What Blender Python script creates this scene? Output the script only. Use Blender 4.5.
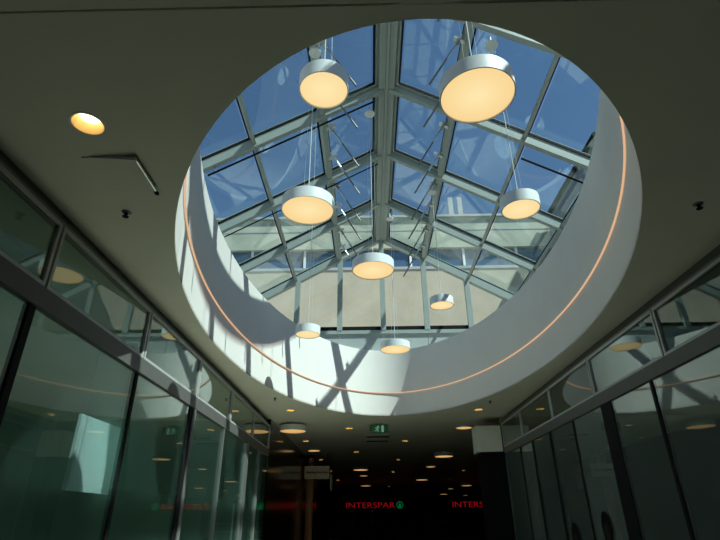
import bpy, bmesh, math, random
from mathutils import Vector, Matrix
random.seed(7)
for o in list(bpy.data.objects): bpy.data.objects.remove(o)
scene = bpy.context.scene
COL = scene.collection
EYE = 1.6                      # camera height above the floor

# ------------------------------------------------------------------ camera
PITCH, YAW, ROLL, FPX = 0.46505, 0.01445, -0.00851, 505.0
cam_data = bpy.data.cameras.new('camera')
cam_data.sensor_width = 36.0
cam_data.lens = FPX / 720 * 36.0
cam_data.clip_start, cam_data.clip_end = 0.05, 500
cam = bpy.data.objects.new('camera', cam_data); COL.objects.link(cam)
fw = Vector((-math.sin(YAW) * math.cos(PITCH), math.cos(YAW) * math.cos(PITCH), math.sin(PITCH)))
rt = Vector((math.cos(YAW), math.sin(YAW), 0)); up = rt.cross(fw)
r2 = rt * math.cos(ROLL) + up * math.sin(ROLL); u2 = r2.cross(fw)
cam.matrix_world = Matrix(((r2.x, u2.x, -fw.x, 0), (r2.y, u2.y, -fw.y, 0), (r2.z, u2.z, -fw.z, EYE), (0, 0, 0, 1)))
scene.camera = cam

# ------------------------------------------------------------------ light
SUN_DIR = Vector((-1.0, 0.545, -1.65)).normalized()     # direction the sunlight travels
sun_data = bpy.data.lights.new('sun', 'SUN'); sun_data.energy = 9.4; sun_data.angle = math.radians(0.53)
sun_data.color = (1.0, 0.97, 0.90)
sun = bpy.data.objects.new('sun', sun_data); COL.objects.link(sun)
sun.rotation_euler = SUN_DIR.to_track_quat('-Z', 'Y').to_euler()
sun.location = (20, -12, 34)
world = bpy.data.worlds.new('world'); scene.world = world; world.use_nodes = True
wn = world.node_tree; wn.nodes.clear()
sky = wn.nodes.new('ShaderNodeTexSky'); sky.sky_type = 'NISHITA'; sky.sun_disc = False
sky.sun_elevation = math.asin(-SUN_DIR.z)
sky.sun_rotation = math.atan2(-SUN_DIR.x, -SUN_DIR.y)
sky.air_density, sky.dust_density, sky.ozone_density = 1.0, 0.0, 3.0
bg = wn.nodes.new('ShaderNodeBackground'); bg.inputs['Strength'].default_value = 0.13
wo = wn.nodes.new('ShaderNodeOutputWorld')
wn.links.new(sky.outputs[0], bg.inputs['Color']); wn.links.new(bg.outputs[0], wo.inputs[0])
vs = scene.view_settings
scene.display_settings.display_device = 'sRGB'
vs.view_transform = 'Standard'; vs.look = 'None'; vs.gamma = 1.0; vs.use_curve_mapping = False
vs.exposure = 0.0
try:
    scene.cycles.max_bounces = 12; scene.cycles.diffuse_bounces = 6; scene.cycles.transparent_max_bounces = 24
    scene.cycles.glossy_bounces = 5
except Exception: pass

# ------------------------------------------------------------------ materials
def new_mat(name):
    m = bpy.data.materials.new(name); m.use_nodes = True
    nt = m.node_tree; nt.nodes.clear()
    return m, nt, nt.nodes.new('ShaderNodeOutputMaterial')
def mat(name, col, rough=0.6, metal=0.0, var=0.06, scale=3.0, bump=0.0, spec=0.5):
    m, nt, out = new_mat(name)
    b = nt.nodes.new('ShaderNodeBsdfPrincipled')
    b.inputs['Roughness'].default_value = rough; b.inputs['Metallic'].default_value = metal
    b.inputs['Specular IOR Level'].default_value = spec
    tc = nt.nodes.new('ShaderNodeTexCoord'); nz = nt.nodes.new('ShaderNodeTexNoise')
    nz.inputs['Scale'].default_value = scale; nz.inputs['Detail'].default_value = 5
    nt.links.new(tc.outputs['Object'], nz.inputs['Vector'])
    r = nt.nodes.new('ShaderNodeValToRGB')
    r.color_ramp.elements[0].position = .3; r.color_ramp.elements[1].position = .7
    r.color_ramp.elements[0].color = (*[c * (1 - var) for c in col], 1)
    r.color_ramp.elements[1].color = (*[min(1, c * (1 + var)) for c in col], 1)
    nt.links.new(nz.outputs['Fac'], r.inputs[0]); nt.links.new(r.outputs[0], b.inputs['Base Color'])
    if bump:
        bp = nt.nodes.new('ShaderNodeBump'); bp.inputs['Strength'].default_value = bump
        nt.links.new(nz.outputs['Fac'], bp.inputs['Height']); nt.links.new(bp.outputs[0], b.inputs['Normal'])
    nt.links.new(b.outputs[0], out.inputs[0])
    return m
def emit(name, col, strength, hot=None):
    m, nt, out = new_mat(name)
    e = nt.nodes.new('ShaderNodeEmission'); e.inputs['Strength'].default_value = strength
    e.inputs['Color'].default_value = (*col, 1)
    nt.links.new(e.outputs[0], out.inputs[0])
    return m
def lamp_glow(name, mid, rim, strength):
    """opal diffuser, brighter over the lamps in its middle"""
    m, nt, out = new_mat(name)
    tc = nt.nodes.new('ShaderNodeTexCoord'); ln = nt.nodes.new('ShaderNodeVectorMath'); ln.operation = 'LENGTH'
    r = nt.nodes.new('ShaderNodeValToRGB'); r.color_ramp.elements[0].color = (*mid, 1); r.color_ramp.elements[1].color = (*rim, 1)
    r.color_ramp.elements[0].position = .05; r.color_ramp.elements[1].position = .36
    e = nt.nodes.new('ShaderNodeEmission'); e.inputs['Strength'].default_value = strength
    nt.links.new(tc.outputs['Object'], ln.inputs[0]); nt.links.new(ln.outputs['Value'], r.inputs[0])
    nt.links.new(r.outputs[0], e.inputs['Color']); nt.links.new(e.outputs[0], out.inputs[0])
    return m
def glass(name, tint, f0=0.05, film=None, film_amt=0.0, rough=0.0, opal=True):
    """thin sheet: fresnel-weighted mirror over a tinted clear body, optionally with a matt film"""
    m, nt, out = new_mat(name)
    lw = nt.nodes.new('ShaderNodeLayerWeight'); lw.inputs['Blend'].default_value = 0.5
    pw = nt.nodes.new('ShaderNodeMath'); pw.operation = 'POWER'; pw.inputs[1].default_value = 4.0
    ma = nt.nodes.new('ShaderNodeMath'); ma.operation = 'MULTIPLY_ADD'; ma.inputs[1].default_value = 1 - f0; ma.inputs[2].default_value = f0
    nt.links.new(lw.outputs['Facing'], pw.inputs[0]); nt.links.new(pw.outputs[0], ma.inputs[0])
    tr = nt.nodes.new('ShaderNodeBsdfTransparent'); tr.inputs['Color'].default_value = (*tint, 1)
    gl = nt.nodes.new('ShaderNodeBsdfGlossy'); gl.inputs['Roughness'].default_value = rough
    gl.inputs['Color'].default_value = (.95, 1, .98, 1)
    body = tr
    if film:
        df = nt.nodes.new('ShaderNodeBsdfTranslucent' if opal else 'ShaderNodeBsdfDiffuse'); df.inputs['Color'].default_value = (*film, 1)
        mx = nt.nodes.new('ShaderNodeMixShader'); mx.inputs[0].default_value = film_amt
        nt.links.new(tr.outputs[0], mx.inputs[1]); nt.links.new(df.outputs[0], mx.inputs[2]); body = mx
    mix = nt.nodes.new('ShaderNodeMixShader')
    nt.links.new(ma.outputs[0], mix.inputs[0]); nt.links.new(body.outputs[0], mix.inputs[1]); nt.links.new(gl.outputs[0], mix.inputs[2])
    nt.links.new(mix.outputs[0], out.inputs[0])
    return m
M = {
    'ceiling': mat('ceiling_plaster', (.78, .72, .59), .8, 0, .03, 1.5),
    'drum': mat('drum_plaster', (.76, .715, .68), .7, 0, .02, 2),
    'alu': mat('aluminium_profile', (.33, .37, .345), .45, 0, .04, 6),
    'alu_dark': mat('shopfront_frame', (.17, .17, .16), .45, 0, .05, 8),
    'alu_mid': mat('beam_cover', (.11, .108, .10), .5, 0, .05, 8, spec=.2),
    'sash': mat('sash_profile', (.42, .42, .40), .45, 0, .05, 8),
    'chrome': mat('polished_rim', (.85, .87, .86), .22, 1.0, .02, 8),
    'steel': mat('brushed_steel', (.55, .57, .56), .3, .8, .05, 20),
    'gasket': mat('black_gasket', (.010, .010, .011), .7, spec=.1),
    'black': mat('black_lacquer', (.008, .008, .008), .7, spec=.1),
    'white': mat('white_metal', (.78, .80, .80), .4, 0, .02),
    'cable': mat('cable', (.6, .62, .62), .5),
    'floor': mat('stone_floor', (.56, .52, .42), .35, 0, .12, 2),
    'shop_floor': mat('shop_carpet', (.42, .44, .36), .9, 0, .1, 4),
    'shop_wall': mat('shop_wall_paint', (.22, .29, .25), .8, 0, .1, 2),
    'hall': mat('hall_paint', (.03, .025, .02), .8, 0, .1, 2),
    'facade': mat('rendered_facade', (.44, .40, .315), .9, 0, .10, .9, .1),
    'facade_up': mat('upper_facade', (.42, .42, .34), .9, 0, .18, .8, .1),
    'coping': mat('coping_metal', (.35, .36, .36), .5),
    'upstand': mat('upstand_sheet', (.38, .41, .40), .6, 0, .05, 2),
    'deck': mat('roof_gravel', (.35, .34, .32), .9, 0, .2, 5),
    'slate': mat('slate_wall', (.20, .22, .25), .8, 0, .15, 2),
    'roof_glass': glass('roof_glass', (.81, .92, .92), .05),
    'gable_glass': glass('gable_glass', (.90, .95, .93), .035),
    'shop_glass': glass('shopfront_glass', (.88, .95, .945), .055, (.34, .54, .47), .18),
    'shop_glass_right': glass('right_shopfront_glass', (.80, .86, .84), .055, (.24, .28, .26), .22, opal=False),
    'clere_glass': glass('clerestory_glass', (.60, .68, .66), .07, (.10, .12, .11), .05),
    'frost': glass('frosted_glass', (.55, .65, .62), .05, (.32, .37, .34), .36, opal=False),
    'win_glass': mat('window_glass', (.06, .11, .20), .05, 0, .05),  # blue of the reflected sky put into the base colour
    'lamp': lamp_glow('lamp_diffuser', (1.0, .80, .42), (.95, .66, .29), 1.0),
    'lamp_far': lamp_glow('far_lamp_diffuser', (1.0, .62, .24), (.9, .5, .17), .75),
    'bulb': emit('downlight_bulb', (1.0, .84, .52), 6.0),
    'cup': mat('downlight_reflector', (.80, .56, .22), .5, 0, .02),
    'led': emit('led_line', (1.0, .60, .35), .75),
    'red': emit('red_sign_light', (1.0, .012, .03), .27),
    'green_light': emit('green_sign_light', (.0, .35, .10), .30),
    'exit_green': emit('exit_sign_green', (.01, .14, .045), .35),
    'exit_white': emit('exit_sign_white', (.45, .65, .5), .35),
    'sign_white': mat('sign_board', (.86, .87, .78), .6),
    'sign_red': mat('sign_red', (.4, .03, .03), .6),
    'board': mat('white_board', (.88, .92, .92), .7, 0, .04, 3),
    'lit_column': mat('warm_lit_column', (.8, .42, .25), .5),  # warm light on the column put into its raised orange colour
    'skin': mat('printed_skin', (.03, .025, .022), .8, spec=.05),
    'hair': mat('printed_hair', (.008, .007, .007), .8, spec=.05),
    'tree': mat('pine_green', (.04, .08, .03), .9),
}

# ------------------------------------------------------------------ builders
def obj(name, me, m, parent=None):
    if isinstance(me, bmesh.types.BMesh):
        bm = me; me = bpy.data.meshes.new(name); bm.to_mesh(me); bm.free()
    if m is not None and not me.materials: me.materials.append(m)
    o = bpy.data.objects.new(name, me); COL.objects.link(o)
    if parent: o.parent = parent
    return o
def tag(o, label=None, cat=None, group=None, kind=None):
    if label: o['label'] = label
    if cat: o['category'] = cat
    if group: o['group'] = group
    if kind: o['kind'] = kind
    return o
def empty(name, loc=(0, 0, 0), rz=0, parent=None):
    o = bpy.data.objects.new(name, None); COL.objects.link(o)
    o.location = loc; o.rotation_euler = (0, 0, rz); o.empty_display_size = .1
    if parent: o.parent = parent
    return o
def smooth(o, angle=40):
    for p in o.data.polygons: p.use_smooth = True
    try:
        with bpy.context.temp_override(object=o, active_object=o, selected_objects=[o], selected_editable_objects=[o]):
            bpy.ops.object.shade_auto_smooth(angle=math.radians(angle))
    except Exception: pass
    return o
def soft(bm, deg=40):
    for f in bm.faces: f.smooth = True
    for e in bm.edges:
        if len(e.link_faces) == 2 and e.calc_face_angle(0) > math.radians(deg): e.smooth = False
    return bm
def bx(bm, lo, hi):
    x0, y0, z0 = lo; x1, y1, z1 = hi
    v = [bm.verts.new(c) for c in ((x0, y0, z0), (x1, y0, z0), (x1, y1, z0), (x0, y1, z0), (x0, y0, z1), (x1, y0, z1), (x1, y1, z1), (x0, y1, z1))]
    for f in ((0, 3, 2, 1), (4, 5, 6, 7), (0, 1, 5, 4), (1, 2, 6, 5), (2, 3, 7, 6), (3, 0, 4, 7)):
        bm.faces.new([v[i] for i in f])
    return bm
def box(lo, hi): return bx(bmesh.new(), lo, hi)
def prism(bm, pts, d):
    """extrude a planar polygon (list of Vector) along the vector d"""
    a = [bm.verts.new(p) for p in pts]; b = [bm.verts.new(Vector(p) + Vector(d)) for p in pts]
    bm.faces.new(a[::-1]); bm.faces.new(b); n = len(pts)
    for i in range(n): bm.faces.new((a[i], a[(i + 1) % n], b[(i + 1) % n], b[i]))
    bmesh.ops.recalc_face_normals(bm, faces=bm.faces)
    return bm
def beam(p0, p1, w, h, upv, bm=None):
    """bar from p0 to p1; its underside centre line is p0-p1, width w, height h towards upv"""
    bm = bm or bmesh.new()
    p0, p1, upv = Vector(p0), Vector(p1), Vector(upv).normalized()
    s = (p1 - p0).cross(upv).normalized() * (w / 2)
    return prism(bm, [p0 - s, p0 + s, p0 + s + upv * h, p0 - s + upv * h], p1 - p0)
def tube(p0, p1, r, n=10, bm=None):
    bm = bm or bmesh.new()
    p0, p1 = Vector(p0), Vector(p1); q = (p1 - p0).to_track_quat('Z', 'Y')
    ring = [q @ Vector((r * math.cos(2 * math.pi * i / n), r * math.sin(2 * math.pi * i / n), 0)) for i in range(n)]
    return prism(bm, [p0 + c for c in ring], p1 - p0)
def lathe(prof, n=48, closed=False, bm=None, c=(0, 0, 0)):
    """revolve (r, z) profile about z"""
    bm = bm or bmesh.new(); rings = []
    for r, z in prof:
        rings.append([bm.verts.new((c[0] + r * math.cos(2 * math.pi * i / n), c[1] + r * math.sin(2 * math.pi * i / n), c[2] + z)) for i in range(n)] if r > 1e-6 else [bm.verts.new((c[0], c[1], c[2] + z))])
    pairs = list(zip(rings, rings[1:])) + ([(rings[-1], rings[0])] if closed else [])
    for a, b in pairs:
        for i in range(n):
            j = (i + 1) % n
            if len(a) == 1 and len(b) == 1: continue
            if len(a) == 1: bm.faces.new((a[0], b[j], b[i]))
            elif len(b) == 1: bm.faces.new((a[i], a[j], b[0]))
            else: bm.faces.new((a[i], a[j], b[j], b[i]))
    bmesh.ops.recalc_face_normals(bm, faces=bm.faces)
    return soft(bm)
def sheet(outer, holes, z, t):
    """horizontal plate with holes, underside at z, thickness t"""
    bm = bmesh.new(); edges = []; loops = []
    for lp in [outer] + holes:
        vs_ = [bm.verts.new((x, y, z)) for x, y in lp]
        es = [bm.edges.new((vs_[i], vs_[(i + 1) % len(vs_)])) for i in range(len(vs_))]
        edges += es
    bmesh.ops.triangle_fill(bm, edges=edges, use_beauty=True)
    bmesh.ops.recalc_face_normals(bm, faces=bm.faces)
    r = bmesh.ops.extrude_face_region(bm, geom=list(bm.faces))
    bmesh.ops.translate(bm, verts=[g for g in r['geom'] if isinstance(g, bmesh.types.BMVert)], vec=(0, 0, t))
    bmesh.ops.recalc_face_normals(bm, faces=bm.faces)
    return bm
def ellipse(cx, cy, a, b, n, rot=-0.02):
    c, s = math.cos(rot), math.sin(rot); out = []
    for i in range(n):
        x, y = a * math.cos(2 * math.pi * i / n), b * math.sin(2 * math.pi * i / n)
        out.append((cx + x * c - y * s, cy + x * s + y * c))
    return out
def copy_thing(root, loc, label=None, group=None):
    r = root.copy(); COL.objects.link(r); r.location = loc
    if label: r['label'] = label
    if group: r['group'] = group
    for ch in list(root.children):
        c = ch.copy(); COL.objects.link(c); c.parent = r
        for g in ch.children:
            d = g.copy(); COL.objects.link(d); d.parent = c
    return r
Z = lambda z: z + EYE           # heights measured from the eye

# ------------------------------------------------------------------ key dimensions
KS = 0.935                      # the shop fronts stand a little inside the ceiling edge
XL, XR = -2.67 * KS, 3.57 * KS  # glazed side walls
ZC = Z(2.40)                    # ceiling
ECX, ECY, EA, EB = 0.42, 7.38, 2.69, 5.57    # elliptical opening
ZT = Z(4.09)                    # top of the drum
RX, RZ, SL = 0.44, Z(7.53), 0.566            # ridge underside, roof slope
YG = 13.10                      # far gable
RY = [YG - 1.96 * k for k in range(7)]       # rafters
HW = 3.95                       # half width of the glass house
YEND = 14.15 * KS                    # end of the glazed passage

# ------------------------------------------------------------------ ceiling
DOWN = [(-1.85, 2.55), (-1.85, 12.15), (-0.56, 14.75), (-2.05, 17.1), (1.18, 17.3), (-0.49, 20.0), (-2.03, 22.5),
        (1.23, 22.8), (-1.97, 27.6), (1.23, 28.4), (-1.95, 33.6), (1.38, 40.0), (3.1, 37.5), (2.62, 12.3), (3.5, 58.0), (4.88, 28.1), (4.97, 33.7)]
HATCH = (-2.07, -1.655, 2.88, 3.295)
holes = [ellipse(ECX, ECY, EA, EB, 160)] + [ellipse(x, y, .108, .108, 28) for x, y in DOWN]
hx0, hx1, hy0, hy1 = HATCH
holes.append([(hx0, hy0), (hx1, hy0), (hx1, hy1), (hx0, hy1)])
ceil = obj('ceiling', sheet([(-8, 1.727), (14, 1.727), (14, 63), (-8, 63)], holes, ZC, .03), M['ceiling'])
tag(ceil, 'plain suspended plaster ceiling with the large oval opening', kind='structure')
obj('ceiling_panel', box((-8, -6, ZC), (14, 1.715, ZC + .03)), M['ceiling'], ceil)
obj('joint_strip', box((-8, 1.70, ZC + .03), (14, 1.74, ZC + .05)), M['black'], ceil)

# drum lining
def ell_wall(a, b, z0, z1, t, n=160):
    bm = bmesh.new(); R = []
    for (aa, bb, z) in ((a, b, z0), (a, b, z1), (a + t, b + t, z1), (a + t, b + t, z0)):
        R.append([bm.verts.new((x, y, z)) for x, y in ellipse(ECX, ECY, aa, bb, n)])
    for k in range(4):
        p, q = R[k], R[(k + 1) % 4]
        for i in range(n):
            j = (i + 1) % n; bm.faces.new((p[i], p[j], q[j], q[i]))
    bmesh.ops.recalc_face_normals(bm, faces=bm.faces)
    return soft(bm, 45)
drum = obj('wall_drum', ell_wall(EA, EB, ZC + .001, ZT, .10), M['drum'])
tag(drum, 'smooth white oval drum lining below the glass roof', kind='structure')
led = obj('led_strip', ell_wall(EA - .022, EB - .022, Z(2.962), Z(2.976), .018), M['led'])
tag(led, 'thin warm orange light line running round the white drum', 'light strip')

# flat roof deck around the glass house
deck = obj('roof_deck', sheet([(-9, -8), (15, -8), (15, 64), (-9, 64)], [ellipse(ECX, ECY, EA + .10, EB + .10, 160)], ZT - .25, .25), M['deck'])
tag(deck, 'flat gravel roof deck around the glass house', kind='structure')

# ------------------------------------------------------------------ floor and enclosing walls
tag(obj('floor', box((XL, -6, -.1), (XR, YEND, 0)), M['floor']), kind='structure', label='stone floor of the shopping passage')
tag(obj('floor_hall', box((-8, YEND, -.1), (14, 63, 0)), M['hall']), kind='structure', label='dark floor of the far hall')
tag(obj('floor_shop_left', box((-8, -6, -.1), (XL, YEND, 0)), M['shop_floor']), kind='structure', label='dark carpet in the left shop')
tag(obj('floor_shop_right', box((XR, -6, -.1), (14, YEND, 0)), M['shop_floor']), kind='structure', label='dark carpet in the right shop')
for nm, lo, hi, m in (('wall_shop_left', (-8.1, -6, 0), (-8, 63, ZC), 'shop_wall'), ('wall_shop_right', (14, -6, 0), (14.1, 63, ZC), 'shop_wall'),
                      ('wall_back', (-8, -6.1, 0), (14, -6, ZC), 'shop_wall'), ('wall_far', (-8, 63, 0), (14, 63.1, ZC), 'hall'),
                      ('wall_party_left', (-8, YEND - .02, 0), (XL - .15, YEND + .1, ZC), 'shop_wall'), ('wall_party_right', (XR, YEND + .02, 0), (14, YEND + .12, ZC), 'shop_wall')):
    tag(obj(nm, box(lo, hi), M[m]), kind='structure', label='dark ' + nm.replace('_', ' ').replace('wall ', '') + ' wall closing off the rooms')

# ------------------------------------------------------------------ glazed shop fronts
def shopfront(name, x, side, clere, panes, label, pane_mat='shop_glass'):
    """side: +1 the room lies towards +x of the glass; heights and lengths are scaled by KS about the eye"""
    w = empty(name, (0, 0, 0)); tag(w, label, kind='structure')
    s = side; y0, y1 = clere[0], clere[-1]
    def B(nm, ya, yb, za, zb, xa, xb, m):
        za = za * KS if za > 0 else za
        return obj(nm, box((min(x + s * xa, x + s * xb), ya * KS, Z(za)), (max(x + s * xa, x + s * xb), yb * KS, Z(zb * KS if zb > 0 else zb))), M[m], w)
    B('head_rail', y0, y1, 2.372, 2.40, -.06, .008, 'alu_dark')
    B('closing_strip', y0, y1, 2.40, 2.40 / KS, -.14, -.10, 'alu_mid')  # closes the recess; its dark colour carries the shade under the ceiling
    B('transom_beam', y0, y1, 1.595, 1.765, -.06, .012, 'alu_mid')
    for ya, yb in zip(clere, clere[1:]):
        B('clerestory_pane', ya + .045, yb - .045, 1.80, 2.34, -.022, -.012, 'clere_glass')
        for (a, b, c, d) in ((ya + .014, yb - .014, 1.768, 1.80), (ya + .014, yb - .014, 2.34, 2.372), (ya + .014, ya + .05, 1.80, 2.34), (yb - .05, yb - .014, 1.80, 2.34)):
            B('sash_bar', a, b, c, d, -.045, .008, 'sash')
    for y in clere[1:-1]: B('post', y - .014, y + .014, 1.768, 2.372, -.05, -.01, 'gasket')
    for k in panes:
        kind, ya, yb = k[:3]
        if kind == 'glass': B('glass_pane', ya, yb, -1.58, 1.585, -.03, -.018, k[3] if len(k) > 3 else pane_mat)
        elif kind == 'gap': B('joint_profile', ya, yb, -1.6, 1.585, -.06, -.005, 'gasket')
        elif kind == 'post': B('mullion', ya, yb, -1.6, 1.585, -.06, .012, k[3] if len(k) > 3 else 'alu_dark')
    B('threshold', y0, y1, -1.6, -1.58, -.06, .01, 'alu_dark')
    return w
CL = [-4.45, -2.4, -.35, 1.70, 3.76, 5.78, 7.86, 9.94, 12.03, 14.10]
PL = [('glass', -4.4, -.37), ('gap', -.37, -.33), ('glass', -.33, 1.68), ('gap', 1.68, 1.74), ('glass', 1.74, 3.66), ('gap', 3.66, 3.74), ('glass', 3.74, 5.71),
      ('gap', 5.71, 5.77), ('glass', 5.77, 7.66), ('gap', 7.66, 7.80), ('post', 7.80, 7.90), ('glass', 7.90, 9.58), ('post', 9.58, 9.63, 'steel'),
      ('glass', 9.63, 11.45), ('post', 11.45, 11.72, 'steel'), ('glass', 11.72, 12.85), ('post', 12.85, 12.95), ('glass', 12.95, 14.10)]
wl = shopfront('wall_left', XL, 1, CL, PL, 'glazed shop front along the left side under a grey beam')
CR = [-4.3, -2.25, -.2, 1.85, 3.90, 5.96, 8.08, 10.10, 12.27, 14.10]
PR = [('glass', -4.2, -.2), ('gap', -.2, -.14), ('glass', -.14, 3.0), ('gap', 3.0, 3.05), ('glass', 3.05, 6.40), ('gap', 6.40, 6.46), ('glass', 6.46, 7.62), ('gap', 7.62, 7.98),
      ('glass', 7.98, 9.16, 'frost'), ('gap', 9.16, 9.22), ('glass', 9.22, 10.42), ('gap', 10.42, 10.50), ('glass', 10.50, 11.62), ('gap', 11.62, 11.70), ('glass', 11.70, 12.6, 'frost'), ('gap', 12.6, 12.68), ('glass', 12.68, 14.10)]
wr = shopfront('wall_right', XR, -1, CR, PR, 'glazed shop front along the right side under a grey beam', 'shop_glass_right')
# door furniture on the left sliding door
obj('door_handle', tube((XL + .04, 10.5, Z(-.75)), (XL + .04, 10.5, Z(.35)), .014), M['steel'], wl)

# white bulkhead box closing the right glazing, dark pier beneath
bh = tag(obj('bulkhead_box', box((2.87 * KS, YEND - .02, Z(1.67 * KS)), (XR - .03, YEND + .5, Z(2.33 * KS))), M['sign_white']), 'square pale grey bulkhead box at the end of the right glazing', 'bulkhead')
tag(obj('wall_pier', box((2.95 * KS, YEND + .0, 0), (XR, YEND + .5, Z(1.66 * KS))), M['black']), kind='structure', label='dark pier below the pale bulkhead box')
tag(obj('wall_hall_left', box((XL - .12, YEND, 0), (XL, 26, ZC)), glass('hall_glass', (.08, .09, .085), .05, (.02, .02, .02), .6, .16)), kind='structure', label='dark glossy wall beyond the left shop front')

# white board added to make the patch of light behind the left glass
bd = empty('light_patch_board', (-2.67, 5.17, 0)); tag(bd, 'white board added for the patch of light behind the left shop glass', 'board')
obj('panel', box((-.015, -.43, 1.60 + .28), (.015, .43, 1.60 + .93)), M['board'], bd)
obj('edge_strip', box((.015, -.42, 1.60 + .29), (.02, -.39, 1.60 + .92)), M['white'], bd)
for yy in (-.36, .36): obj('wire', tube((0, yy, 1.60 + .93), (0, yy, ZC), .0012, 5), M['black'], bd)

# printed figures on the right glass
for (yy, zt_, lab) in ((8.62 * KS, .13, 'printed dark haired figure on the right shop glass'), (9.98 * KS, -.02, 'smaller printed dark figure further along the right shop glass')):
    pf = empty('window_decal', (XR - .004, yy, 0)); tag(pf, lab, 'decal', 'printed figures on the glass')
    bm = bmesh.new(); prism(bm, [Vector((0, .16 * math.cos(t) * (1 if math.sin(t) > 0 else .85), Z(zt_ - .25 + .25 * math.sin(t)))) for t in [2 * math.pi * i / 24 for i in range(24)]], (-.003, 0, 0)); obj('hair', bm, M['hair'], pf)
    bm = bmesh.new(); prism(bm, [Vector((-.004, .085 * math.cos(t), Z(zt_ - .28 + .13 * math.sin(t)))) for t in [2 * math.pi * i / 20 for i in range(20)]], (-.002, 0, 0)); obj('face', bm, M['skin'], pf)
    bm = bmesh.new(); prism(bm, [Vector((-.001, a, Z(zt_ - b))) for a, b in ((-.08, .42), (.08, .42), (.22, .62), (.26, 1.5), (-.26, 1.5), (-.22, .62))], (-.002, 0, 0)); obj('body', bm, M['hair'], pf)

# ------------------------------------------------------------------ glass roof
sky_w = empty('window_1'); tag(sky_w, 'pitched glass roof on grey aluminium rafters above the drum', kind='structure')
def roof_pt(side, d, y, off=0.0):
    """d: horizontal distance from the ridge, off: distance along the slope normal"""
    n = Vector((side * SL, 0, 1)).normalized()
    return Vector((RX + side * d, y, RZ - SL * d)) + n * off
NRM = {s: Vector((s * SL, 0, 1)).normalized() for s in (-1, 1)}
RD, GL = .19, .21              # rafter depth, glass height above the underside
ROWS = [0.10, 1.20, 2.42, 3.64, HW]
for s in (-1, 1):
    for y in RY:
        obj('rafter', beam(roof_pt(s, .04, y), roof_pt(s, HW, y), .15 if y == YG else .095, RD, NRM[s]), M['alu'], sky_w)
        obj('rafter_gasket', beam(roof_pt(s, .08, y, RD), roof_pt(s, HW, y, RD), .125, .05, NRM[s]), M['gasket'], sky_w)
        obj('rafter_cap', beam(roof_pt(s, .08, y, RD + .05), roof_pt(s, HW, y, RD + .05), .08, .03, NRM[s]), M['alu'], sky_w)
    for d, w_, h_, o_ in ((1.20, .10, .15, .02), (2.42, .06, .12, .05), (3.64, .06, .12, .05)):
        for ya, yb in zip(RY, RY[1:]):
            obj('purlin', beam(roof_pt(s, d, yb + .043, o_), roof_pt(s, d, ya - .043, o_), w_, h_, NRM[s]), M['alu'], sky_w)
        obj('purlin_gasket', beam(roof_pt(s, d, RY[-1], RD), roof_pt(s, d, RY[0], RD), w_ + .03, .05, NRM[s]), M['gasket'], sky_w)
    for ya, yb in zip(RY, RY[1:]):
        for k, (d0, d1) in enumerate(zip(ROWS, ROWS[1:])):
            f = .06
            a, b, c, d_ = roof_pt(s, d0 + f, yb + f, GL), roof_pt(s, d1 - f * .5, yb + f, GL), roof_pt(s, d1 - f * .5, ya - f, GL), roof_pt(s, d0 + f, ya - f, GL)
            obj('glass_pane', prism(bmesh.new(), [a, b, c, d_], NRM[s] * .02), M['roof_glass'], sky_w)
            if k == 0:       # opening sash next to the ridge
                bm = bmesh.new(); q0, q1 = d0 - .015, d1 - .05; e = .05; ya2, yb2 = ya - .05, yb + .05; o_ = RD - .06
                beam(roof_pt(s, q0 + e / 2, yb2, o_), roof_pt(s, q0 + e / 2, ya2, o_), e + .02, .10, NRM[s], bm)
                beam(roof_pt(s, q1 - e / 2, yb2, o_), roof_pt(s, q1 - e / 2, ya2, o_), e, .10, NRM[s], bm)
                beam(roof_pt(s, q0 + e, yb2 + e / 2, o_), roof_pt(s, q1 - e, yb2 + e / 2, o_), e, .10, NRM[s], bm)
                beam(roof_pt(s, q0 + e, ya2 - e / 2, o_), roof_pt(s, q1 - e, ya2 - e / 2, o_), e, .10, NRM[s], bm)
                sf = obj('sash_frame', bm, M['alu'], sky_w)
                bm = bmesh.new(); g = .016; i0, i1 = q0 + e + .014 + g / 2, q1 - e - .004 - g / 2; ja, jb = ya2 - e - g / 2, yb2 + e + g / 2; og = RD - .03
                beam(roof_pt(s, i0, jb - g / 2, og), roof_pt(s, i0, ja + g / 2, og), g, .05, NRM[s], bm)
                beam(roof_pt(s, i1, jb - g / 2, og), roof_pt(s, i1, ja + g / 2, og), g, .05, NRM[s], bm)
                beam(roof_pt(s, i0, jb, og), roof_pt(s, i1, jb, og), g, .05, NRM[s], bm)
                beam(roof_pt(s, i0, ja, og), roof_pt(s, i1, ja, og), g, .05, NRM[s], bm)
                obj('sash_gasket', bm, M['gasket'], sf)
    # rack actuators standing square to the panes along the first purlin
    for y in (5.58, 6.50, 7.52, 8.40, 9.42, 10.24, 11.40, 12.25, 3.62, 4.5):
        base = roof_pt(s, 1.10, y, .02)
        act = obj('window_actuator', beam(base - NRM[s] * .16, base + NRM[s] * .10, .05, .05, Vector((0, 1, 0))), M['steel'], sky_w)
        obj('bracket', beam(roof_pt(s, 1.02, y + .025, -.02), roof_pt(s, 1.19, y + .025, -.02), .07, .04, NRM[s]), M['steel'], act)
        obj('rack_rod', tube(base + Vector((0, .025, 0)), base - NRM[s] * 1.12 + Vector((0, .025, 0)), .017, 8), M['alu_dark'], act)
        obj('rack_sleeve', tube(base + Vector((0, .025, 0)), base - NRM[s] * .5 + Vector((0, .025, 0)), .02, 8), M['steel'], act)
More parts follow.
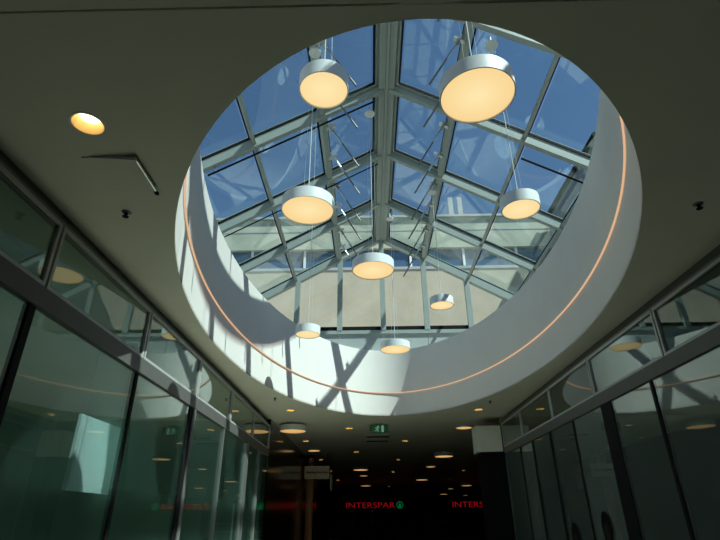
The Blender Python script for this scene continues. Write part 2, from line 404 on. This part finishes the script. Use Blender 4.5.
# ridge profile
bm = bmesh.new()
for dx, w_, z0, z1 in ((0, .05, -.06, .3), (-.06, .06, -.02, .3), (.06, .06, -.02, .3), (-.12, .06, -.03, .20), (.12, .06, -.03, .20)):
    bx(bm, (RX + dx - w_ / 2, RY[-1] - .1, RZ + z0), (RX + dx + w_ / 2, YG + .06, RZ + z1))
obj('ridge_beam', bm, M['alu'], sky_w)
obj('ridge_cap', box((RX - .14, RY[-1] - .1, RZ + .22), (RX + .14, YG + .06, RZ + .40)), M['alu'], sky_w)
# eave walls, upstands, gables
for s in (-1, 1):
    x = RX + s * HW
    obj('eave_wall', box((min(x, x + s * .12), RY[-1] - .1, ZT), (max(x, x + s * .12), YG + .1, RZ - SL * HW + .2)), M['upstand'], sky_w)
ZS = Z(4.70)
def gable(y, side):
    sx = [RX + 1.2 * k for k in range(-3, 4)]
    xe = [RX - HW] + sx + [RX + HW]
    for a, b in zip(xe, xe[1:]):
        obj('upstand_panel', box((a + .006, y - .03, ZT), (b - .006, y + .06, ZS - .10)), M['upstand'], sky_w)
    obj('sill', box((RX - HW, y - .07, ZS - .10), (RX + HW, y + .07, ZS)), M['alu'], sky_w)
    obj('sill_gasket', box((RX - HW, y - .012, ZS), (RX + HW, y + .02, ZS + .13)), M['gasket'], sky_w)
    for x in sx:
        obj('mullion', box((x - .07, y - .08, ZS), (x + .07, y + .05, RZ - SL * abs(x - RX) + .05)), M['alu'], sky_w)
    for a, b in zip(xe, xe[1:]):
        za, zb = RZ - SL * abs(a - RX) + .04, RZ - SL * abs(b - RX) + .04
        if min(za, zb) <= ZS + .1: continue
        obj('gable_pane', prism(bmesh.new(), [Vector((a + .05, y - .005, ZS + .1)), Vector((b - .05, y - .005, ZS + .1)), Vector((b - .05, y - .005, zb)), Vector((a + .05, y - .005, za))], (0, .02, 0)), M['gable_glass'], sky_w)
gable(YG, 1); gable(RY[-1], -1)
# slim dark cable tubes clipped under two rafters
y = RY[3] + .12
a, b = roof_pt(-1, .25, y, -.03), roof_pt(-1, 3.3, y, -.03)
t1 = obj('cable_tube', tube(a, b, .018, 8), M['gasket'], sky_w)
for f in (.12, .4, .68, .95): obj('clip', beam(a.lerp(b, f) + Vector((0, -.1, .0)), a.lerp(b, f) + Vector((0, .03, 0)), .03, .03, NRM[-1]), M['steel'], t1)
y = RY[3] + .36
a, b = roof_pt(1, 2.50, y, -.02), roof_pt(1, 3.9, y, -.02)
t2 = obj('cable_tube', tube(a, b, .02, 8), M['gasket'], sky_w)
for f in (.45,): obj('clip', tube(a.lerp(b, f), a.lerp(b, f) + NRM[1] * .1, .015, 8), M['steel'], t2)
y = RY[2] + .15
a, b = roof_pt(-1, .15, y, -.03), roof_pt(-1, 3.5, y, -.03)
t3 = obj('cable_tube', tube(a, b, .014, 8), M['gasket'], sky_w)

# ------------------------------------------------------------------ pendant lamps
LH = .16
def lamp_parts(root, D, far=False, LH=.16):
    R = D / 2
    obj('housing', lathe([(R - .012, 0), (R, 0), (R, LH), (.0, LH), (0, LH - .012), (R - .012, LH - .012)], 56, True), M['white'], root)
    obj('diffuser', lathe([(0, .012), (R - .016, .012), (R - .013, .02), (0, .02)], 56), M['lamp_far'] if far else M['lamp'], root)
PEND = [('S', -.39, 3.61, 3.77, 'small round pendant lamp at top left, in front of the blue panes'),
        ('L', 1.06, 3.51, 3.55, 'largest looking round pendant lamp at top right of the glass roof'),
        ('L', -.77, 5.64, 3.72, 'large round pendant lamp hanging left of the ridge'),
        ('L', .11, 7.53, 3.76, 'large round pendant lamp in the middle before the gable mullions'),
        ('S', 1.97, 5.42, 3.54, 'small round pendant lamp hanging at the right under the sloping panes'),
        ('S', 1.53, 9.60, 3.97, 'small round pendant lamp before the right gable panes'),
        ('S', -1.18, 9.48, 3.34, 'lowest small round pendant lamp at the left of the gable sill'),
        ('L', .65, 11.50, 3.65, 'farthest round pendant lamp, hanging before the white far drum wall')]
for k, x, y, z, lab in PEND:
    D = .70 if k == 'L' else .485
    t = empty('pendant_lamp', (x, y, Z(z))); tag(t, lab, 'pendant lamp', 'round pendants below the glass roof')
    lamp_parts(t, D)
    s = 1 if x > RX else -1
    zr = RZ - SL * abs(x - RX) - Z(z)
    obj('cable', tube((0, 0, LH), (0, 0, zr - .10), .006, 6), M['cable'], t)
    bm = bmesh.new()
    for q in (-1, 1): tube((q * .07, .03, LH), (q * .05, .03, zr - .13), .0016, 5, bm)
    obj('suspension_wire', bm, M['cable'], t)
    obj('canopy', lathe([(0, zr - .14), (.095, zr - .14), (.10, zr - .13), (.10, zr - .115), (.02, zr - .10), (.012, zr - .09), (.012, zr + .06), (0, zr + .06)], 24), M['white'], t)

# ------------------------------------------------------------------ ceiling lights of the passage and hall
rows = {}
def row_of(x): return 'far left' if x < -1.4 else 'middle left' if x < .3 else 'middle right' if x < 2 else 'right'
order = sorted(range(len(DOWN)), key=lambda i: DOWN[i][1])
ordn = ['nearest', 'second nearest', 'third nearest', 'fourth nearest', 'fifth nearest', 'sixth nearest', 'seventh nearest', 'eighth nearest']
seen = {}
protoD = None
for i in order:
    x, y = DOWN[i]
    if y < 5: lab = 'bright recessed downlight in the near ceiling beside the open hatch'
    elif y < 13: lab = 'recessed downlight at the ' + ('left' if x < 0 else 'right') + ' just below the oval opening'
    else:
        r = row_of(x); n = seen.get(r, 0); seen[r] = n + 1
        lab = 'small recessed downlight in the %s row of the dark hall, %s' % (r, ordn[n])
    if protoD is None:
        protoD = empty('recessed_downlight', (x, y, ZC)); tag(protoD, lab, 'downlight', 'recessed ceiling downlights')
        obj('trim_ring', lathe([(.100, .0), (.116, -.004), (.118, .0), (.106, .012), (.100, .012)], 36, True), M['white'], protoD)
        obj('reflector', lathe([(.100, .0), (.074, .085), (.072, .085), (.1055, .0)], 36, True), M['cup'], protoD)
        obj('bulb', lathe([(0, .066), (.066, .066), (.066, .085), (0, .085)], 28), M['bulb'], protoD)
    else: copy_thing(protoD, (x, y, ZC), lab)
FAR = [('L', -2.02, 13.9, 'large round surface lamp just past the left end of the oval opening'), ('S', 2.65, 14.6, 'small round surface lamp beside the pale bulkhead box'),
       ('S', -2.0, 19.2, 'small round surface lamp in the left row of the hall'), ('L', 2.78, 20.0, 'large round surface lamp low left of the bulkhead box'),
       ('S', 2.89, 25.5, 'small round surface lamp in the right row of the hall, farther than the bulkhead'), ('L', -.41, 25.0, 'large round surface lamp in the middle of the hall ceiling, nearest of its row'),
       ('S', -.33, 30.2, 'small round surface lamp in the middle row of the hall ceiling'), ('L', 3.0, 31.4, 'large round surface lamp far down the right row of the hall'),
       ('L', -.27, 36.2, 'large round surface lamp above the red lettering'), ('L', 6.5, 36.9, 'large round surface lamp high beside the dark right pier'),
       ('L', 6.4, 48.0, 'large round surface lamp deepest in the hall, low above the cut off sign'), ('S', 6.3, 42.9, 'small round surface lamp left of the lamp beside the dark pier'),
       ('S', 9.3, 53.9, 'small round surface lamp just above the cut off red sign')]
for k, x, y, lab in FAR:
    D, hh, dz = (.70, .14, .20) if k == 'L' else (.46, .035, .05)
    t = empty('ceiling_lamp', (x, y, ZC - dz)); tag(t, lab, 'ceiling lamp', 'round surface lamps of the hall')
    lamp_parts(t, D, True, hh)
    obj('mounting_stem', lathe([(.05, hh), (.05, dz), (0, dz), (0, hh)], 20), M['white'], t)

# ------------------------------------------------------------------ small ceiling fittings
hx = tag(empty('access_hatch', (hx0, hy0, ZC)), 'square ceiling access hatch standing slightly open', 'hatch')
fr = bmesh.new()
w_ = hx1 - hx0; l_ = hy1 - hy0
for lo, hi in (((0, 0, 0), (w_, .012, .06)), ((0, l_ - .012, 0), (w_, l_, .06)), ((0, 0, 0), (.012, l_, .06)), ((w_ - .012, 0, 0), (w_, l_, .06))): bx(fr, lo, hi)
obj('frame', fr, M['steel'], hx)
obj('liner', box((0, 0, .06), (w_, l_, .07)), M['white'], hx)
fl = obj('flap', box((0, .006, -.004), (w_ - .006, l_ - .006, .008)), M['ceiling'], hx)
fl.rotation_euler = (0, math.radians(5.0), 0); fl.location = (.004, 0, -.001)
eg = bmesh.new()
tube((w_ - .006, .006, .004), (w_ - .006, l_ - .03, .004), .011, 12, eg); soft(eg, 50)
obj('flap_rim', eg, M['chrome'], fl)
obj('flap_glint', box((.06, -.006, -.006), (w_ - .006, .006, .022)), M['white'], fl)  # white strip put in for the bright reflection along this edge
obj('latch', box((w_ - .02, l_ - .03, -.012), (w_ + .006, l_ + .01, .006)), M['black'], fl)
SPR = [(-2.05, 3.61, 'dark sprinkler head on the left ceiling below the hatch'), (2.82, 3.63, 'dark sprinkler head on the right ceiling'),
       (-1.99, 10.8, 'small sprinkler head at the lower left edge of the oval'), (2.69, 11.34, 'small sprinkler head at the lower right edge of the oval')]
for x, y, lab in SPR:
    t = tag(empty('sprinkler_head', (x, y, ZC)), lab, 'sprinkler', 'ceiling sprinkler heads')
    obj('escutcheon', lathe([(0, -.008), (.03, -.008), (.042, 0), (0, 0)], 20), M['alu_dark'], t)
    obj('stem', lathe([(0, -.042), (.009, -.042), (.012, -.03), (.016, -.008), (0, -.008)], 12), M['black'], t)
    obj('deflector', lathe([(0, -.048), (.026, -.048), (.028, -.044), (0, -.042)], 16), M['black'], t)
# exit sign
ex = tag(empty('exit_sign', (.27, 14.0, ZC)), 'green and white emergency exit sign hanging from the ceiling', 'exit sign')
obj('mount', box((-.10, -.03, -.035), (.10, .03, 0)), M['alu_dark'], ex)
obj('plate', box((-.26, -.008, -.25), (.26, .008, -.035)), glass('exit_plate', (.75, .85, .78), .04, (.2, .3, .22), .25), ex)
obj('green_field', box((-.175, -.014, -.245), (.175, -.008, -.04)), M['exit_green'], ex)
bm = bmesh.new(); bx(bm, (.065, -.018, -.225), (.125, -.014, -.06)); obj('door_symbol', bm, M['exit_white'], ex)
bm = bmesh.new()
man = [((-.03, -.075), .016), ]
prism(bm, [Vector((-.02 + .017 * math.cos(a), -.014, -.075 + .017 * math.sin(a))) for a in [2 * math.pi * i / 12 for i in range(12)]], (0, -.004, 0))
for p0, p1, w in (((-.03, -.09), (-.05, -.155), .03), ((-.05, -.15), (-.015, -.185), .02), ((-.015, -.185), (-.03, -.225), .016), ((-.055, -.15), (-.075, -.19), .02), ((-.075, -.19), (-.115, -.195), .016), ((-.03, -.10), (.01, -.125), .014), ((-.035, -.10), (-.085, -.11), .014), ((-.085, -.11), (-.10, -.14), .012)):
    beam((p0[0], -.018, p0[1]), (p1[0], -.018, p1[1]), w, .004, (0, 1, 0), bm)
obj('running_figure', bm, M['exit_white'], ex)
for y, lab in ((16.3, 'dark slatted plate under the ceiling right behind the exit sign'), (17.25, 'dark slatted plate under the ceiling, farther from the exit sign')):  # two dark slatted plates under the hall ceiling
    t = tag(empty('slatted_plate', (.27, y, ZC)), lab, 'vent', 'dark slatted plates under the hall ceiling')
    obj('frame', box((-.36, -.10, -.012), (.36, .10, 0)), M['alu_dark'], t)
    for q in (-.06, -.02, .02, .06): obj('slat', box((-.34, q - .012, -.02), (.34, q + .012, -.012)), M['black'], t)

# ------------------------------------------------------------------ signs of the far hall
def text(name, body, size, m, parent, loc, width, depth=.02):
    c = bpy.data.curves.new(name, 'FONT'); c.body = body; c.size = size; c.extrude = depth; c.offset = -.008; c.align_x = 'LEFT'
    o = bpy.data.objects.new(name, c); COL.objects.link(o); c.materials.append(m)
    bpy.context.view_layer.update()
    sx = width / max(o.dimensions.x, 1e-3)
    me = bpy.data.meshes.new_from_object(o.evaluated_get(bpy.context.evaluated_depsgraph_get()))
    bpy.data.objects.remove(o)
    me.transform(Matrix.Rotation(math.pi / 2, 4, 'X') @ Matrix.Diagonal((sx, 1, 1, 1)))
    me.materials.clear(); me.materials.append(m)
    o = obj(name, me, m, parent); o.location = loc
    return o
def red_sign(x, lab, full=True):
    t = tag(empty('shop_sign', (x, 35.0, 0)), lab, 'shop sign', 'red lit shop signs')
    text('lettering', 'INTERSPAR', .46, M['red'], t, (0, 0, Z(.86)), 3.05)
    obj('rail', box((-.05, .04, Z(.80)), (3.8, .08, Z(.84))), M['black'], t)
    lg = obj('emblem', lathe([(.17, -.02), (.21, -.02), (.21, .02), (.17, .02)], 28, True), M['green_light'], t)
    lg.rotation_euler = (math.pi / 2, 0, 0); lg.location = (3.42, 0, Z(1.02))
    bm = bmesh.new(); prism(bm, [Vector((a, 0, b)) for a, b in ((0, .14), (.09, -.02), (.04, -.02), (.11, -.12), (.02, -.12), (.02, -.16), (-.02, -.16), (-.02, -.12), (-.11, -.12), (-.04, -.02), (-.09, -.02))], (0, .02, 0))
    f = obj('fir_symbol', bm, M['green_light'], t); f.location = (3.42, 0, Z(1.02))
    for q in (.3, 3.4): obj('hanger', tube((q, .06, Z(.84)), (q, .06, ZC), .01, 6), M['black'], t)
    return t
red_sign(-1.55, 'red lit INTERSPAR lettering with green emblem across the hall')
red_sign(5.12, 'red lit lettering cut off by the right pier')
sb = tag(empty('hanging_sign', (-1.96, 20.2, 0)), 'pale sign board with dark and red lettering at the hall left', 'sign')
obj('board', box((-.46, -.03, Z(1.48)), (.46, .03, Z(1.93))), M['sign_white'], sb)
for x0, x1, m, nm in ((-.40, .0, 'black', 'dark_lettering'), (.02, .40, 'sign_red', 'red_lettering')):
    bm = bmesh.new(); n = 6
    for k in range(n):
        a = x0 + (x1 - x0) * k / n; bx(bm, (a, -.034, Z(1.68 - (.02 if k == 5 else 0))), (a + (x1 - x0) / n * .7, -.03, Z(1.73 + .02 * (k % 3 == 0))))
    obj(nm, bm, M[m], sb)
for q in (-.38, .38): obj('hanger', tube((q, 0, Z(1.93)), (q, 0, ZC), .008, 6), M['black'], sb)
vb = tag(empty('projecting_sign', (-1.52, 21.6, 0)), 'narrow pale projecting sign right of the pale board', 'sign')
obj('board', box((-.03, -.25, Z(1.15)), (.03, .25, Z(1.72))), M['sign_white'], vb)
obj('bracket', box((-.6, -.02, Z(1.70)), (.03, .02, Z(1.75))), M['black'], vb)
obj('hanger', tube((0, 0, Z(1.72)), (0, 0, ZC), .01, 6), M['black'], vb)
cl = tag(empty('hall_column', (-2.30, 21.0, 0)), 'column coloured as warmly lit under the pale sign board', 'column')
obj('shaft', lathe([(0, 0.1), (.14, .1), (.14, ZC - .1), (0, ZC - .1)], 28), M['lit_column'], cl)
obj('base_ring', lathe([(0, 0), (.17, 0), (.17, .1), (0, .1)], 28), M['black'], cl)
obj('capital', lathe([(0, ZC - .1), (.16, ZC - .1), (.16, ZC), (0, ZC)], 28), M['black'], cl)
# checkout poles and dark racks deep in the hall
for x, y, lab in ((-1.0, 31, 'thin checkout post left of the hall centre'), (.12, 30, 'thin checkout post in the hall centre')):
    t = tag(empty('checkout_post', (x, y, 0)), lab, 'post', 'thin checkout posts')
    obj('pole', tube((0, 0, 0), (0, 0, 2.15), .03, 10), M['alu_dark'], t)
    obj('head', box((-.14, -.05, 2.15), (.14, .05, 2.21)), M['sign_white'], t)
    obj('foot', lathe([(0, 0), (.15, 0), (.15, .02), (0, .02)], 20), M['alu_dark'], t)
for i, (x, lab) in enumerate(((-2.0, 'dark goods rack at the left of the hall'), (.2, 'dark goods rack in the hall centre'), (2.4, 'dark goods rack right of the hall centre'), (4.6, 'dark goods rack at the far right of the hall'))):
    t = tag(empty('goods_rack', (x, 38, 0)), lab, 'rack', 'dark racks in the hall')
    for q in (-.8, .8): obj('upright', box((q - .03, -.25, 0), (q + .03, .25, 2.0)), M['black'], t)
    for h in (.15, .65, 1.15, 1.65): obj('shelf', box((-.77, -.25, h), (.77, .25, h + .03)), M['alu_dark'], t)
    obj('back_panel', box((-.77, .22, .18), (.77, .25, 1.95)), M['black'], t)

# ------------------------------------------------------------------ neighbouring buildings
YF = 18.0
nb = tag(empty('neighbour_building', (0, YF, 0)), 'beige rendered building wall with a band of windows behind the gable', 'building')
zs0, zs1, zt1 = Z(.508 * YF), Z(.556 * YF), Z(.635 * YF)
obj('lower_wall', box((-16, 0, ZT), (18, 6, zs0 - .12)), M['facade'], nb)
obj('sill_band', box((-16, -.03, zs0 - .12), (18, 6, zs0)), M['coping'], nb)
obj('upper_wall', box((-16, 0, zs1), (18, 6, zt1)), M['facade_up'], nb)
obj('coping', box((-16.1, -.10, zt1), (18.1, 6.1, zt1 + .10)), M['coping'], nb)
obj('joint_band', box((-16, -.015, zt1 - .62), (18, 0, zt1 - .56)), M['coping'], nb)
obj('window_recess', box((-16, .6, zs0), (18, 6, zs1)), M['black'], nb)
x = -9.0
while x < 12:
    wd = obj('window', box((x, .1, zs0), (x + .09, .25, zs1)), M['white'], nb)
    obj('pane', box((x + .09, .16, zs0 + .05), (x + 2.1, .18, zs1 - .04)), M['win_glass'], wd)
    obj('frame_rail', box((x + .09, .12, zs0), (x + 2.1, .22, zs0 + .05)), M['white'], wd)
    x += 2.15
for dx, lab in ((3.72, 'left white antenna panel on the neighbouring roof'), (4.12, 'right white antenna panel on the neighbouring roof')):
    t = tag(empty('antenna_mast', (dx, YF + .6, zt1 + .1)), lab, 'antenna', 'antenna panels on the roof')
    obj('mast', tube((0, .1, 0), (0, .1, 1.25), .035, 10), M['steel'], t)
    obj('antenna_panel', box((-.10, -.06, .28), (.10, .06, 1.3)), M['coping'], t)
    obj('junction_box', box((-.16, -.05, .02), (.16, .12, .22)), M['steel'], t)
rb = tag(empty('rooftop_annex', (0, 0, 0)), 'grey slate clad annex seen through the right roof panes', 'building')
ZP = Z(11.2)
obj('wall', box((7.5, 12.9, ZT), (12, 17.8, ZP - .15)), M['slate'], rb)
obj('gutter', tube((7.42, 12.7, ZP - .06), (7.42, 17.8, ZP - .06), .10, 14), M['gasket'], rb)
obj('roof', prism(bmesh.new(), [Vector((7.4, 12.8, ZP - .15)), Vector((12, 12.8, ZP - .15)), Vector((12, 12.8, ZP + 1.2)), Vector((7.4, 12.8, ZP - .02))], (0, 5.0, 0)), M['slate'], rb)
wd = obj('window', box((7.44, 14.6, ZP - 2.3), (7.52, 15.9, ZP - .9)), M['coping'], rb)
obj('pane', box((7.42, 14.7, ZP - 2.2), (7.46, 15.8, ZP - 1.0)), M['win_glass'], wd)
